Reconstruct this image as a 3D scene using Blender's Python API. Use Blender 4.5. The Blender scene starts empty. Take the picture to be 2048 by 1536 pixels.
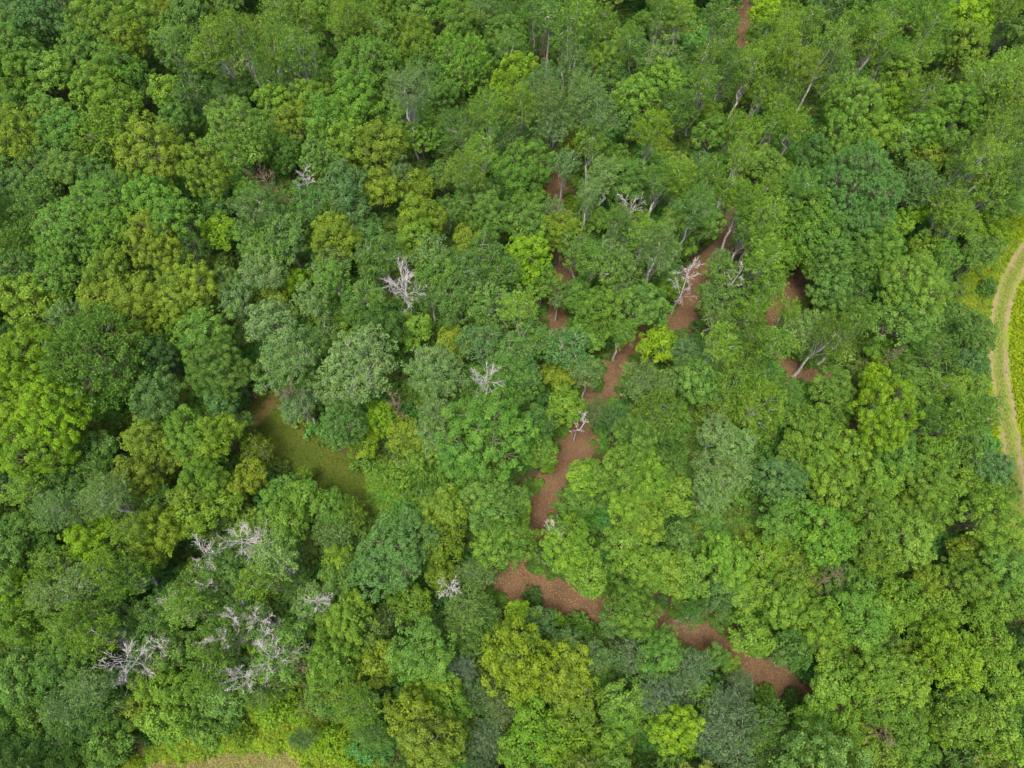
import bpy, math, random
import numpy as np

# ------------------------------------------------------------------ camera, world, sun, exposure
R = math.radians
scene = bpy.context.scene
CAM_H = 75.0          # drone height above the ground
TILT = 21.6           # degrees forward from straight down
FPX = 1422.0          # focal length in pixels of the 2048-wide photograph
cam_data = bpy.data.cameras.new("camera")
cam_data.sensor_width = 36.0
cam_data.lens = FPX / 2048.0 * 36.0
cam_data.clip_start = 0.5
cam_data.clip_end = 5000.0
cam = bpy.data.objects.new("camera", cam_data)
scene.collection.objects.link(cam)
cam.location = (0, 0, CAM_H)
cam.rotation_euler = (R(TILT), 0, 0)
scene.camera = cam

SUN_EL, SUN_AZ = 74.0, -150.0      # azimuth measured from +Y (away from the camera) towards +X
world = bpy.data.worlds.new("World")
scene.world = world
world.use_nodes = True
wn = world.node_tree.nodes
wl = world.node_tree.links
wn.clear()
wo = wn.new("ShaderNodeOutputWorld")
bg = wn.new("ShaderNodeBackground")
sky = wn.new("ShaderNodeTexSky")
sky.sky_type = 'NISHITA'
sky.sun_disc = False
sky.sun_elevation = R(SUN_EL)
sky.sun_rotation = R(SUN_AZ)
sky.air_density = 1.0
sky.dust_density = 6.0
sky.ozone_density = 1.0
bg.inputs[1].default_value = 0.14
wl.new(sky.outputs[0], bg.inputs[0])
wl.new(bg.outputs[0], wo.inputs[0])

sun_data = bpy.data.lights.new("sun", 'SUN')
sun_data.energy = 1.5
sun_data.angle = R(15)
sun_data.color = (1.0, 0.95, 0.87)
sun = bpy.data.objects.new("sun", sun_data)
scene.collection.objects.link(sun)
sun.location = (0, 0, 200)
sun.rotation_euler = (R(90 - SUN_EL), 0, R(180 - SUN_AZ))

vs = scene.view_settings
vs.view_transform = 'Standard'
vs.look = 'None'
vs.exposure = 1.93
vs.gamma = 1.0
vs.use_curve_mapping = False
scene.render.engine = 'CYCLES'
cy = scene.cycles
cy.max_bounces = 3
cy.diffuse_bounces = 2
cy.glossy_bounces = 1
cy.transmission_bounces = 3
cy.transparent_max_bounces = 4
cy.use_denoising = True
cy.denoising_prefilter = 'NONE'

rng = np.random.default_rng(11)
random.seed(11)
C = scene.collection

# ------------------------------------------------------------------ picture <-> place
_ct, _st = math.cos(R(TILT)), math.sin(R(TILT))
def at(px, py, z=0.0):
    """point of the plane at height z that the photograph shows at (px, py)"""
    x = (px - 1024.0) / FPX
    y = -(py - 768.0) / FPX
    d = (x, y * _ct + _st, y * _st - _ct)
    t = (z - CAM_H) / d[2]
    return d[0] * t, d[1] * t, t          # t is the depth along the optical axis

# ------------------------------------------------------------------ mesh helpers
def mesh_np(name, verts, quads=None, tris=None, mat=None, smooth=False, face_attr=None):
    me = bpy.data.meshes.new(name)
    verts = np.asarray(verts, dtype=np.float32)
    faces, counts = [], []
    if quads is not None and len(quads):
        faces.append(np.asarray(quads, dtype=np.int32).ravel()); counts.append(np.full(len(quads), 4, np.int32))
    if tris is not None and len(tris):
        faces.append(np.asarray(tris, dtype=np.int32).ravel()); counts.append(np.full(len(tris), 3, np.int32))
    idx = np.concatenate(faces); cnt = np.concatenate(counts)
    me.vertices.add(len(verts)); me.vertices.foreach_set("co", verts.ravel())
    me.loops.add(len(idx)); me.loops.foreach_set("vertex_index", idx)
    me.polygons.add(len(cnt))
    st = np.zeros(len(cnt), np.int32); st[1:] = np.cumsum(cnt)[:-1]
    me.polygons.foreach_set("loop_start", st)
    if smooth:
        me.polygons.foreach_set("use_smooth", np.ones(len(cnt), bool))
    if face_attr is not None:
        for k, v in face_attr.items():
            a = me.attributes.new(k, 'FLOAT', 'FACE')
            a.data.foreach_set("value", np.asarray(v, np.float32))
    me.update(calc_edges=True)
    if mat: me.materials.append(mat)
    return me

def unit(v):
    return v / np.maximum(np.linalg.norm(v, axis=-1, keepdims=True), 1e-6)

def leaves(pos, axis, normal, length, width, tint, rg, fold=0.0):
    """rhombic leaf (spray) cards: base at pos, pointing along axis, facing normal"""
    n = len(pos)
    axis = unit(axis)
    normal = unit(normal - axis * np.sum(normal * axis, 1, keepdims=True))
    side = np.cross(axis, normal)
    L = (length * rg.uniform(0.7, 1.3, n))[:, None]
    W = (width * rg.uniform(0.7, 1.3, n))[:, None]
    v = np.empty((n, 4, 3))
    v[:, 0] = pos
    v[:, 1] = pos + axis * L * .5 + side * W * .5 - normal * W * fold
    v[:, 2] = pos + axis * L - normal * L * .12
    v[:, 3] = pos + axis * L * .5 - side * W * .5 - normal * W * fold
    return v.reshape(-1, 3), tint

def leaf_mesh(name, chunks, mat):
    V = np.concatenate([c[0] for c in chunks]); T = np.concatenate([c[1] for c in chunks])
    Q = np.arange(len(V), dtype=np.int32).reshape(-1, 4)
    return mesh_np(name, V, quads=Q, mat=mat, face_attr={"tint": T})

class Tubes:
    def __init__(self): self.v = []; self.q = []; self.n = 0
    def add(self, pts, rad, sides=6):
        pts = np.asarray(pts, float); k = len(pts)
        ang = np.arange(sides) * 2 * math.pi / sides
        d = np.gradient(pts, axis=0); d = unit(d)
        ref = np.array([1., 0, 0]) if abs(d[0, 2]) > .7 else np.array([0, 0, 1.])
        for i in range(k):
            a = np.cross(d[i], ref); a /= max(np.linalg.norm(a), 1e-6); b = np.cross(d[i], a)
            self.v.append(pts[i] + rad[i] * (np.cos(ang)[:, None] * a + np.sin(ang)[:, None] * b))
        j = np.arange(sides); jn = (j + 1) % sides
        for i in range(k - 1):
            o = self.n + i * sides
            self.q.append(np.stack([o + j, o + jn, o + sides + jn, o + sides + j], 1))
        self.n += k * sides
    def mesh(self, name, mat):
        return mesh_np(name, np.concatenate(self.v), quads=np.concatenate(self.q), mat=mat, smooth=True)

def bend(a, b, rg, k=4, amt=.12, sag=0.0):
    a = np.asarray(a, float); b = np.asarray(b, float)
    t = np.linspace(0, 1, k)[:, None]
    p = a + (b - a) * t
    L = np.linalg.norm(b - a)
    off = rg.normal(0, amt * L * .5, (k, 3)); off[0] = 0; off[-1] *= .3
    p = p + off * np.sin(t * math.pi * .9)
    p[:, 2] += sag * L * np.sin(t[:, 0] * math.pi)
    return p

# ------------------------------------------------------------------ materials
def newmat(name):
    m = bpy.data.materials.new(name); m.use_nodes = True
    nt = m.node_tree; nt.nodes.clear()
    out = nt.nodes.new("ShaderNodeOutputMaterial")
    return m, nt, out
def N(nt, t, **kw):
    n = nt.nodes.new(t)
    for k, v in kw.items(): setattr(n, k, v)
    return n
def math_node(nt, op, a, b=None):
    n = N(nt, "ShaderNodeMath", operation=op)
    for i, x in enumerate((a, b)):
        if x is None: continue
        if isinstance(x, (int, float)): n.inputs[i].default_value = x
        else: nt.links.new(x, n.inputs[i])
    return n.outputs[0]
def mixc(nt, f, a, b, mode='MIX'):
    n = N(nt, "ShaderNodeMix", data_type='RGBA', blend_type=mode)
    for sock, x in ((n.inputs[0], f), (n.inputs[6], a), (n.inputs[7], b)):
        if isinstance(x, (int, float)): sock.default_value = x
        elif isinstance(x, tuple): sock.default_value = (*x, 1)
        else: nt.links.new(x, sock)
    return n.outputs[2]

def leaf_material(name, source, gloss=.25, trans=.22, spread=.7):
    """source: 'object' reads the tree's own colour, 'instancer' the colour stored on each point, or an rgb tuple"""
    m, nt, out = newmat(name)
    at_ = N(nt, "ShaderNodeAttribute", attribute_name="tint")
    t = at_.outputs['Fac']
    if source == 'object':
        base = N(nt, "ShaderNodeObjectInfo").outputs['Color']
    elif source == 'instancer':
        base = N(nt, "ShaderNodeAttribute", attribute_name="tone", attribute_type='INSTANCER').outputs['Color']
    else:
        rgb = N(nt, "ShaderNodeRGB"); rgb.outputs[0].default_value = (*source, 1); base = rgb.outputs[0]
    tc = N(nt, "ShaderNodeTexCoord")
    nz = N(nt, "ShaderNodeTexNoise"); nz.inputs['Scale'].default_value = .9; nz.inputs['Detail'].default_value = 2
    nt.links.new(tc.outputs['Object'], nz.inputs[0])
    base = mixc(nt, math_node(nt, 'MULTIPLY', math_node(nt, 'SUBTRACT', nz.outputs[0], .38), 1.6), base, mixc(nt, 1.0, base, (1.22, 1.08, .82), 'MULTIPLY'))
    hsv = N(nt, "ShaderNodeHueSaturation")
    nt.links.new(math_node(nt, 'SUBTRACT', .515, math_node(nt, 'MULTIPLY', t, .03)), hsv.inputs['Hue'])
    nt.links.new(math_node(nt, 'ADD', 1 - spread * .5, math_node(nt, 'MULTIPLY', t, spread)), hsv.inputs['Value'])
    hsv.inputs['Saturation'].default_value = 1.0
    nt.links.new(base, hsv.inputs['Color'])
    col = hsv.outputs[0]
    p = N(nt, "ShaderNodeBsdfPrincipled")
    nt.links.new(col, p.inputs['Base Color'])
    p.inputs['Roughness'].default_value = .55
    p.inputs['Specular IOR Level'].default_value = gloss
    tr = N(nt, "ShaderNodeBsdfTranslucent")
    nt.links.new(mixc(nt, 1.0, col, (1.25, 1.15, .55), 'MULTIPLY'), tr.inputs[0])
    mx = N(nt, "ShaderNodeMixShader"); mx.inputs[0].default_value = trans
    nt.links.new(p.outputs[0], mx.inputs[1]); nt.links.new(tr.outputs[0], mx.inputs[2])
    nt.links.new(mx.outputs[0], out.inputs[0])
    return m

def bark_material(name, dark, light, scale=6.0):
    m, nt, out = newmat(name)
    tc = N(nt, "ShaderNodeTexCoord")
    mp = N(nt, "ShaderNodeMapping"); mp.inputs['Scale'].default_value = (1, 1, .45)
    nt.links.new(tc.outputs['Object'], mp.inputs[0])
    nz = N(nt, "ShaderNodeTexNoise"); nz.inputs['Scale'].default_value = scale; nz.inputs['Detail'].default_value = 4
    nt.links.new(mp.outputs[0], nz.inputs[0])
    cr = N(nt, "ShaderNodeValToRGB")
    cr.color_ramp.elements[0].position = .35; cr.color_ramp.elements[0].color = (*dark, 1)
    cr.color_ramp.elements[1].position = .62; cr.color_ramp.elements[1].color = (*light, 1)
    nt.links.new(nz.outputs[0], cr.inputs[0])
    p = N(nt, "ShaderNodeBsdfPrincipled"); p.inputs['Roughness'].default_value = .9
    p.inputs['Specular IOR Level'].default_value = .15
    nt.links.new(cr.outputs[0], p.inputs['Base Color']); nt.links.new(p.outputs[0], out.inputs[0])
    return m

def ground_material(name, stops, scale=1.5, fine=14.0, fine_amt=.5, bump=.4):
    m, nt, out = newmat(name)
    tc = N(nt, "ShaderNodeTexCoord")
    n1 = N(nt, "ShaderNodeTexNoise"); n1.inputs['Scale'].default_value = scale * .12; n1.inputs['Detail'].default_value = 6; n1.inputs['Roughness'].default_value = .65
    n2 = N(nt, "ShaderNodeTexNoise"); n2.inputs['Scale'].default_value = fine * .5; n2.inputs['Detail'].default_value = 3
    for n in (n1, n2): nt.links.new(tc.outputs['Object'], n.inputs[0])
    f = math_node(nt, 'ADD', math_node(nt, 'MULTIPLY', n1.outputs[0], 1 - fine_amt), math_node(nt, 'MULTIPLY', n2.outputs[0], fine_amt))
    cr = N(nt, "ShaderNodeValToRGB")
    el = cr.color_ramp.elements
    while len(el) < len(stops): el.new(.5)
    for e, (p_, c_) in zip(el, stops): e.position = p_; e.color = (*c_, 1)
    nt.links.new(f, cr.inputs[0])
    p = N(nt, "ShaderNodeBsdfPrincipled"); p.inputs['Roughness'].default_value = .95
    p.inputs['Specular IOR Level'].default_value = .1
    bp = N(nt, "ShaderNodeBump"); bp.inputs['Strength'].default_value = bump; bp.inputs['Distance'].default_value = .05
    nt.links.new(n2.outputs[0], bp.inputs['Height']); nt.links.new(bp.outputs[0], p.inputs['Normal'])
    nt.links.new(cr.outputs[0], p.inputs['Base Color']); nt.links.new(p.outputs[0], out.inputs[0])
    return m

M_LEAF = leaf_material("leaf", 'object', gloss=.12)
M_LEAF_SOFT = leaf_material("leaf_soft", 'object', gloss=.12, trans=.24, spread=.75)
M_BUSH = leaf_material("undergrowth_leaf", 'instancer', gloss=.2)
M_GRASS = leaf_material("meadow_grass_blade", (.105, .155, .003), gloss=.1, trans=.4, spread=.6)
M_GRASS_CLEAR = leaf_material("mown_grass_blade", (.031, .056, .005), gloss=.1, spread=1.2)
M_GRASS_DRY = leaf_material("dry_grass_blade", (.11, .11, .033), gloss=.1, spread=.8)
M_CHIP = leaf_material("mulch_chip_leaf", (.100, .064, .030), gloss=.1, trans=.0, spread=1.7)
M_BARK = bark_material("grey_brown_bark", (.05, .04, .03), (.14, .115, .09))
M_BARK_PALE = bark_material("pale_bark", (.20, .19, .16), (.46, .45, .40))
M_BARK_GREY = bark_material("grey_bark", (.10, .095, .08), (.25, .24, .21))
M_BARK_DEAD = bark_material("bleached_dead_wood", (.16, .14, .13), (.42, .39, .375), 9)
M_BARK_BROWN = bark_material("brown_dead_wood", (.07, .045, .032), (.18, .12, .09), 9)
M_SOIL = ground_material("forest_floor", [(.25, (.018, .014, .008)), (.5, (.032, .03, .012)), (.75, (.055, .035, .02))])
M_MULCH = ground_material("bark_mulch", [(.22, (.032, .020, .011)), (.5, (.068, .041, .022)), (.78, (.135, .092, .047))], scale=4, fine=26, fine_amt=.55, bump=.8)
M_TURF = ground_material("mown_turf", [(.25, (.020, .038, .004)), (.5, (.034, .048, .005)), (.72, (.060, .054, .011))], scale=2.4, fine=20, fine_amt=.3)
M_MEADOW = ground_material("meadow_turf", [(.25, (.05, .09, .003)), (.5, (.085, .125, .004)), (.75, (.12, .15, .008))], scale=4, fine=12)
M_DRY = ground_material("dry_turf", [(.25, (.06, .085, .014)), (.5, (.10, .10, .03)), (.75, (.16, .125, .055))], scale=4, fine=18)
M_RUT = ground_material("dry_track_earth", [(.25, (.065, .066, .02)), (.5, (.115, .096, .045)), (.75, (.17, .13, .07))], scale=6, fine=20)
M_TRACK = ground_material("track_grass", [(.25, (.055, .085, .010)), (.5, (.085, .105, .018)), (.75, (.12, .12, .03))], scale=6, fine=20)

# ------------------------------------------------------------------ tree builders
def envelope_tufts(rg, rx, rz, hc, nl, lobr, spacing, lower=-.25, jitter=.12):
    """tuft centres on the outer surface of a union of lobes that make up the crown"""
    dirs = rg.normal(size=(nl * 6, 3)); dirs[:, 2] = np.abs(dirs[:, 2]) * 1.0 - .25
    dirs = unit(dirs)
    pick = [0]
    dmin = np.linalg.norm(dirs - dirs[0], axis=1)
    for _ in range(nl - 1):
        i = int(np.argmax(dmin)); pick.append(i); dmin = np.minimum(dmin, np.linalg.norm(dirs - dirs[i], axis=1))
    lr = lobr * rg.uniform(.75, 1.2, nl)
    shell = rg.uniform(.72, 1.16, nl)
    lc = dirs[pick] * np.stack([(rx - lr * .9) * shell, (rx - lr * .9) * shell, (rz - lr * .8) * shell], 1)
    lc = np.vstack([lc, [[0, 0, 0.1 * rz]]]); lr = np.append(lr, min(rx, rz) * .6)
    P, Nn, Lo = [], [], []
    for i, (c, r) in enumerate(zip(lc, lr)):
        n = int(4 * math.pi * r * r / (spacing * spacing) * 1.6) + 6
        d = unit(rg.normal(size=(n, 3)))
        p = c + d * r * (1 + rg.normal(0, jitter, (n, 1)))
        ok = d[:, 2] > lower
        for j, (c2, r2) in enumerate(zip(lc, lr)):
            if j != i: ok &= np.linalg.norm(p - c2, axis=1) > r2 * .9
        P.append(p[ok]); Nn.append(unit(d[ok] * .75 + unit(p[ok]) * .5)); Lo.append(np.full(ok.sum(), i))
    P = np.concatenate(P); Nn = np.concatenate(Nn); Lo = np.concatenate(Lo)
    keep = []
    order = rg.permutation(len(P))
    acc = np.empty((0, 3))
    for k in order:
        if len(acc) == 0 or np.min(np.sum((acc - P[k]) ** 2, 1)) > (spacing * .62) ** 2:
            acc = np.vstack([acc, P[k]]); keep.append(k)
    P, Nn, Lo = P[keep], Nn[keep], Lo[keep]
    P[:, 2] += hc; lc = lc.copy(); lc[:, 2] += hc
    return P, Nn, Lo, lc, lr

def inner_points(rg, lc, hc, n, s):
    c = lc[rg.integers(0, len(lc), n)].copy()
    c[:, :2] *= .8; c[:, 2] = hc + (c[:, 2] - hc) * .7 - .2
    return c + rg.normal(0, s, (n, 3))

def puff(rg, P, Nn, r, n, ll, lw, up=.5, wild=.55, tint_s=.16):
    """round tufts of leaves"""
    k = len(P)
    rt = r * rg.uniform(.7, 1.35, k)
    tt = np.clip(rg.normal(.5, tint_s, k), 0, 1)
    cnt = np.maximum(6, (n * (rt / r) ** 2).astype(int))
    ix = np.repeat(np.arange(k), cnt); m = len(ix)
    d = unit(rg.normal(size=(m, 3)) + Nn[ix] * .85 + np.array([0, 0, .25]))
    pos = P[ix] + d * rt[ix][:, None] * rg.uniform(.7, 1.05, (m, 1))
    nor = d * 1.0 + np.array([0, 0, up]) + rg.normal(0, wild * .75, (m, 3))
    ax = np.cross(nor, rg.normal(size=(m, 3))) + d * .5
    return leaves(pos, ax, nor, ll, lw, np.clip(tt[ix] + rg.normal(0, .17, m), 0, 1), rg)

def shoots(rg, P, Nn, length, n, ll, lw, upward=.6, spread=.1, tint_s=.14, droop=0.0, up=.4):
    """pointed sprays of leaves along short shoots"""
    k = len(P)
    d = unit(Nn + np.array([0, 0, upward]) + rg.normal(0, .25, (k, 3)))
    Ls = length * rg.uniform(.6, 1.35, k)
    tt = np.clip(rg.normal(.5, tint_s, k), 0, 1)
    ix = np.repeat(np.arange(k), n); m = len(ix)
    t = rg.uniform(-.25, 1, m)
    off = rg.normal(0, 1, (m, 3)) * (spread * (1.15 - np.clip(t, 0, 1)))[:, None]
    pos = P[ix] + d[ix] * (Ls[ix] * t)[:, None] + off
    pos[:, 2] -= droop * np.clip(t, 0, 1) ** 2 * Ls[ix]
    ax = d[ix] * .7 + unit(off + 1e-4) * .8 + np.array([0, 0, -.25])
    nor = np.array([0, 0, up]) + d[ix] * .35 + rg.normal(0, .5, (m, 3))
    return leaves(pos, ax, nor, ll, lw, np.clip(tt[ix] + .12 * (t - .4) + rg.normal(0, .15, m), 0, 1), rg)

def skeleton(rg, H, hc, rx, lc, P, Lo, trunk_r, lean=.03, twig_r=.018, twig_frac=.35, stick_out=0.0, Nn=None, limb=.42):
    """trunk mesh and branch mesh that carry the tufts"""
    tr, br = Tubes(), Tubes()
    top = np.array([rg.normal(0, lean * H), rg.normal(0, lean * H), max(hc, H * .55) + (H - hc) * .45])
    tp = bend((0, 0, -.25), top, rg, 7, .05)
    trr = np.linspace(trunk_r, trunk_r * .3, 7); trr[0] *= 1.35
    tr.add(tp, trr, 8)
    for i, c in enumerate(lc[:-1]):
        f = np.clip((c[2] - H * .22) / max(top[2], 1) * rg.uniform(.62, .85), .3, .93)
        s = tp[0] + (tp[-1] - tp[0]) * f
        k = f * 6; i0 = int(k); s = tp[i0] + (tp[min(i0 + 1, 6)] - tp[i0]) * (k - i0)
        br.add(bend(s, c, rg, 4, .12, -.05), np.linspace(trunk_r * limb, trunk_r * limb * .38, 4), 6)
    for k in range(len(P)):
        if rg.random() > twig_frac: continue
        c = lc[Lo[k]]
        e = P[k] + (Nn[k] * stick_out * rg.uniform(.2, 1.3) if Nn is not None else 0)
        br.add(bend(c, e, rg, 3, .1), np.array([min(trunk_r * .15, twig_r * 1.6), twig_r * 1.3, twig_r * .5]), 4)
    return tr, br

VAR = {}
def register(kind, w, hc, top, trunk, branches, crown, extra=None):
    VAR.setdefault(kind, []).append(dict(w=w, hc=hc, H=top, trunk=trunk, branches=branches, crown=crown))

def build_broad(w, seed, dense=False):
    rg = np.random.default_rng(seed)
    rx = w / 2; rz = w * rg.uniform(.40, .5)
    H = {3.5: 7.0, 5: 9.5, 7.5: 11.5, 10: 13}[w] * rg.uniform(.95, 1.05)
    hc = H - rz
    if dense:
        P, Nn, Lo, lc, lr = envelope_tufts(rg, rx, rz, hc, int(10 + w), w * .17, .60, jitter=.08)
        ch = [puff(rg, P, Nn, .28, 60, .13, .095, up=.5, wild=.5, tint_s=.1)]
        inner = inner_points(rg, lc, hc, int(11 * w), w * .09)
        ch.append(puff(rg, inner, unit(inner - [0, 0, hc - 1]), .5, 26, .22, .16))
    else:
        P, Nn, Lo, lc, lr = envelope_tufts(rg, rx, rz, hc, int(7 + w * 1.3), w * .18, .84, jitter=.2)
        ch = [puff(rg, P, Nn, .36, 130, .122, .09, tint_s=.18)]
        inner = inner_points(rg, lc, hc, int(10 * w), w * .09)
        ch.append(puff(rg, inner, unit(inner - [0, 0, hc - 1]), .5, 26, .22, .16))
    tr, br = skeleton(rg, H, hc, rx, lc, P, Lo, .07 + .02 * w, Nn=Nn)
    k = "domed" if dense else "broad"
    register('M' if dense else 'R', w, hc, H, tr.mesh(k + "_trunk", M_BARK), br.mesh(k + "_branches", M_BARK),
             leaf_mesh(k + "_crown", ch, M_LEAF))

def build_slender(w, seed):
    rg = np.random.default_rng(seed)
    rx = w / 2 * .84; rz = w * rg.uniform(.5, .64)
    H = (12.0 if w < 4 else 13.5) * rg.uniform(.95, 1.06); hc = H - rz
    P, Nn, Lo, lc, lr = envelope_tufts(rg, rx, rz, hc, int(9 + w * 1.5), w * .15, .66, lower=-.5, jitter=.25)
    ch = [shoots(rg, P, Nn, .72, 58, .125, .085, upward=.8, spread=.13)]
    inner = inner_points(rg, lc, hc, int(7 * w), w * .09)
    ch.append(puff(rg, inner, unit(inner - [0, 0, hc - 1]), .4, 24, .16, .11))
    tr, br = skeleton(rg, H, hc, rx, lc, P, Lo, .13 + .012 * w, lean=.015, twig_frac=.25, twig_r=.016, stick_out=.05, Nn=Nn, limb=.2)
    register('A', w, hc, H, tr.mesh("slender_trunk", M_BARK_PALE), br.mesh("slender_branches", M_BARK_GREY),
             leaf_mesh("slender_crown", ch, M_LEAF_SOFT))

def build_twiggy(w, seed):
    rg = np.random.default_rng(seed)
    rx = w / 2; rz = w * rg.uniform(.42, .52)
    H = (9.5 if w < 5 else 11.5) * rg.uniform(.95, 1.06); hc = H - rz
    P, Nn, Lo, lc, lr = envelope_tufts(rg, rx, rz, hc, int(9 + w * 1.2), w * .17, .62, jitter=.3)
    keep = rg.random(len(P)) < .85
    P, Nn, Lo = P[keep], Nn[keep], Lo[keep]
    ch = [puff(rg, P, Nn, .30, 48, .14, .095, wild=.7, tint_s=.15)]
    inner = inner_points(rg, lc, hc, int(7 * w), w * .09)
    ch.append(puff(rg, inner, unit(inner - [0, 0, hc - 1]), .42, 22, .18, .12))
    tr, br = skeleton(rg, H, hc, rx, lc, P, Lo, .09 + .014 * w, twig_frac=.3, twig_r=.018, stick_out=.45, Nn=Nn, limb=.3)
    register('P', w, hc, H, tr.mesh("twiggy_trunk", M_BARK_PALE), br.mesh("twiggy_branches", M_BARK_GREY),
             leaf_mesh("twiggy_crown", ch, M_LEAF_SOFT))

def build_feathery(w, seed):
    rg = np.random.default_rng(seed)
    rx = w / 2; rz = w * rg.uniform(.45, .55)
    H = (7.5 if w < 5 else 9.0) * rg.uniform(.95, 1.08); hc = H - rz
    P, Nn, Lo, lc, lr = envelope_tufts(rg, rx, rz, hc, int(8 + w * 1.2), w * .18, .56, jitter=.2)
    ch = [shoots(rg, P, Nn, .62, 44, .13, .065, upward=.35, spread=.12, tint_s=.2)]
    inner = inner_points(rg, lc, hc, int(7 * w), w * .09)
    ch.append(puff(rg, inner, unit(inner - [0, 0, hc - 1]), .45, 22, .18, .11))
    tr, br = skeleton(rg, H, hc, rx, lc, P, Lo, .08 + .014 * w, twig_frac=.2, twig_r=.014, stick_out=.1, Nn=Nn)
    register('W', w, hc, H, tr.mesh("feathery_trunk", M_BARK), br.mesh("feathery_branches", M_BARK_GREY),
             leaf_mesh("feathery_crown", ch, M_LEAF_SOFT))

def build_spiky(w, seed):
    rg = np.random.default_rng(seed)
    rx = w / 2; rz = w * rg.uniform(.42, .48)
    H = (9.5 if w < 7 else 12.5) * rg.uniform(.97, 1.04); hc = H - rz
    P, Nn, Lo, lc, lr = envelope_tufts(rg, rx * .93, rz * .93, hc, int(8 + w * .8), w * .2, .74, jitter=.1)
    ch = [shoots(rg, P, Nn, 1.0, 66, .22, .105, upward=.25, spread=.15, droop=.2, tint_s=.1)]
    inner = inner_points(rg, lc, hc, int(7 * w), w * .09)
    ch.append(puff(rg, inner, unit(inner - [0, 0, hc - 1]), .5, 26, .22, .16))
    tr, br = skeleton(rg, H, hc, rx, lc, P, Lo, .09 + .018 * w, Nn=Nn)
    register('S', w, hc, H, tr.mesh("spiky_trunk", M_BARK), br.mesh("spiky_branches", M_BARK),
             leaf_mesh("spiky_crown", ch, M_LEAF))

def build_shrub(w, seed):
    rg = np.random.default_rng(seed)
    rx = w / 2; rz = w * .42; H = w * .75; hc = H - rz
    P, Nn, Lo, lc, lr = envelope_tufts(rg, rx, rz, hc, 7, w * .22, .34, jitter=.2)
    ch = [puff(rg, P, Nn, .2, 26, .14, .10, tint_s=.2)]
    inner = lc[rg.integers(0, len(lc), 24)] + rg.normal(0, w * .14, (24, 3))
    ch.append(puff(rg, inner, unit(inner), .35, 20, .18, .13))
    st = Tubes()
    for k in range(5):
        e = lc[rg.integers(0, len(lc))]
        st.add(bend((rg.normal(0, .06), rg.normal(0, .06), -.1), e, rg, 4, .1), np.linspace(.035, .012, 4), 5)
    register('B', w, hc, H, st.mesh("shrub_stems", M_BARK), None, leaf_mesh("shrub_foliage", ch, M_LEAF))

def build_dead(w, H, seed, mat=M_BARK_DEAD, rz=None, broken=False):
    """leafless tree: trunk, limbs, twigs"""
    rg = np.random.default_rng(seed)
    tr, br, tw = Tubes(), Tubes(), Tubes()
    rz = rz or w * .62
    tr0 = .07 + .011 * w
    top = np.array([rg.normal(0, .2), rg.normal(0, .2), H - rz * .25])
    tp = bend((0, 0, -.25), top, rg, 8, .05)
    rad = np.linspace(tr0 * 1.15, tr0 * .3, 8); tr.add(tp, rad, 8)
    nl = int(9 + w * 1.8)
    for i in range(nl):
        f = .42 + .55 * (i + rg.random()) / nl if not broken else .3 + .65 * rg.random()
        k = f * 7; i0 = min(int(k), 6); s = tp[i0] + (tp[i0 + 1] - tp[i0]) * (k - i0)
        a = i * 2.4 + rg.normal(0, .3)
        out = w * .46 * rg.uniform(.6, 1.1) * (1.05 - .45 * (f - .42))
        rise = rz * rg.uniform(.35, .9)
        e = s + np.array([math.cos(a) * out, math.sin(a) * out, rise])
        e[2] = min(e[2], H)
        lp = bend(s, e, rg, 5, .07, -.04)
        r0 = tr0 * .17 * rg.uniform(.75, 1.25)
        br.add(lp, np.linspace(r0, r0 * .3, 5), 6)
        ld = unit((e - s)[None])[0]; LL = np.linalg.norm(e - s)
        nb = rg.integers(6, 10)
        for j in range(nb):
            t = .25 + .75 * (j + rg.random()) / nb
            kk = t * 4; j0 = min(int(kk), 3); s2 = lp[j0] + (lp[j0 + 1] - lp[j0]) * (kk - j0)
            d2 = unit((ld + rg.normal(0, .42, 3) + np.array([0, 0, .15]))[None])[0]
            e2 = s2 + d2 * LL * rg.uniform(.3, .55)
            bp = bend(s2, e2, rg, 4, .08)
            br.add(bp, np.linspace(r0 * .42, .009, 4), 4)
            if broken: continue
            for q in range(rg.integers(4, 8)):
                t3 = rg.uniform(.3, 1); kk = t3 * 3; q0 = min(int(kk), 2)
                s3 = bp[q0] + (bp[q0 + 1] - bp[q0]) * (kk - q0)
                d3 = unit((d2 + rg.normal(0, .5, 3))[None])[0]
                br.add(bend(s3, s3 + d3 * LL * rg.uniform(.12, .26), rg, 3, .15), np.array([.009, .008, .005]), 3)
    return dict(w=w, hc=H - rz * .6, H=H, trunk=tr.mesh("dead_trunk", mat), branches=br.mesh("dead_limbs", mat),
                twigs=None, crown=None)

sd = 100
for w, n in ((3.5, 4), (5, 5), (7.5, 4)):
    for i in range(n): sd += 1; build_broad(w, sd)
for w, n in ((5, 2), (7.5, 2), (10, 2)):
    for i in range(n): sd += 1; build_broad(w, sd, True)
for w, n in ((3.5, 5), (5, 3)):
    for i in range(n): sd += 1; build_slender(w, sd)
for w, n in ((4, 4), (6.5, 4)):
    for i in range(n): sd += 1; build_twiggy(w, sd)
for w, n in ((4, 3), (6, 3)):
    for i in range(n): sd += 1; build_feathery(w, sd)
for w, n in ((6, 2), (10, 2)):
    for i in range(n): sd += 1; build_spiky(w, sd)
for w, n in ((2.5, 3),):
    for i in range(n): sd += 1; build_shrub(w, sd)

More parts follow.
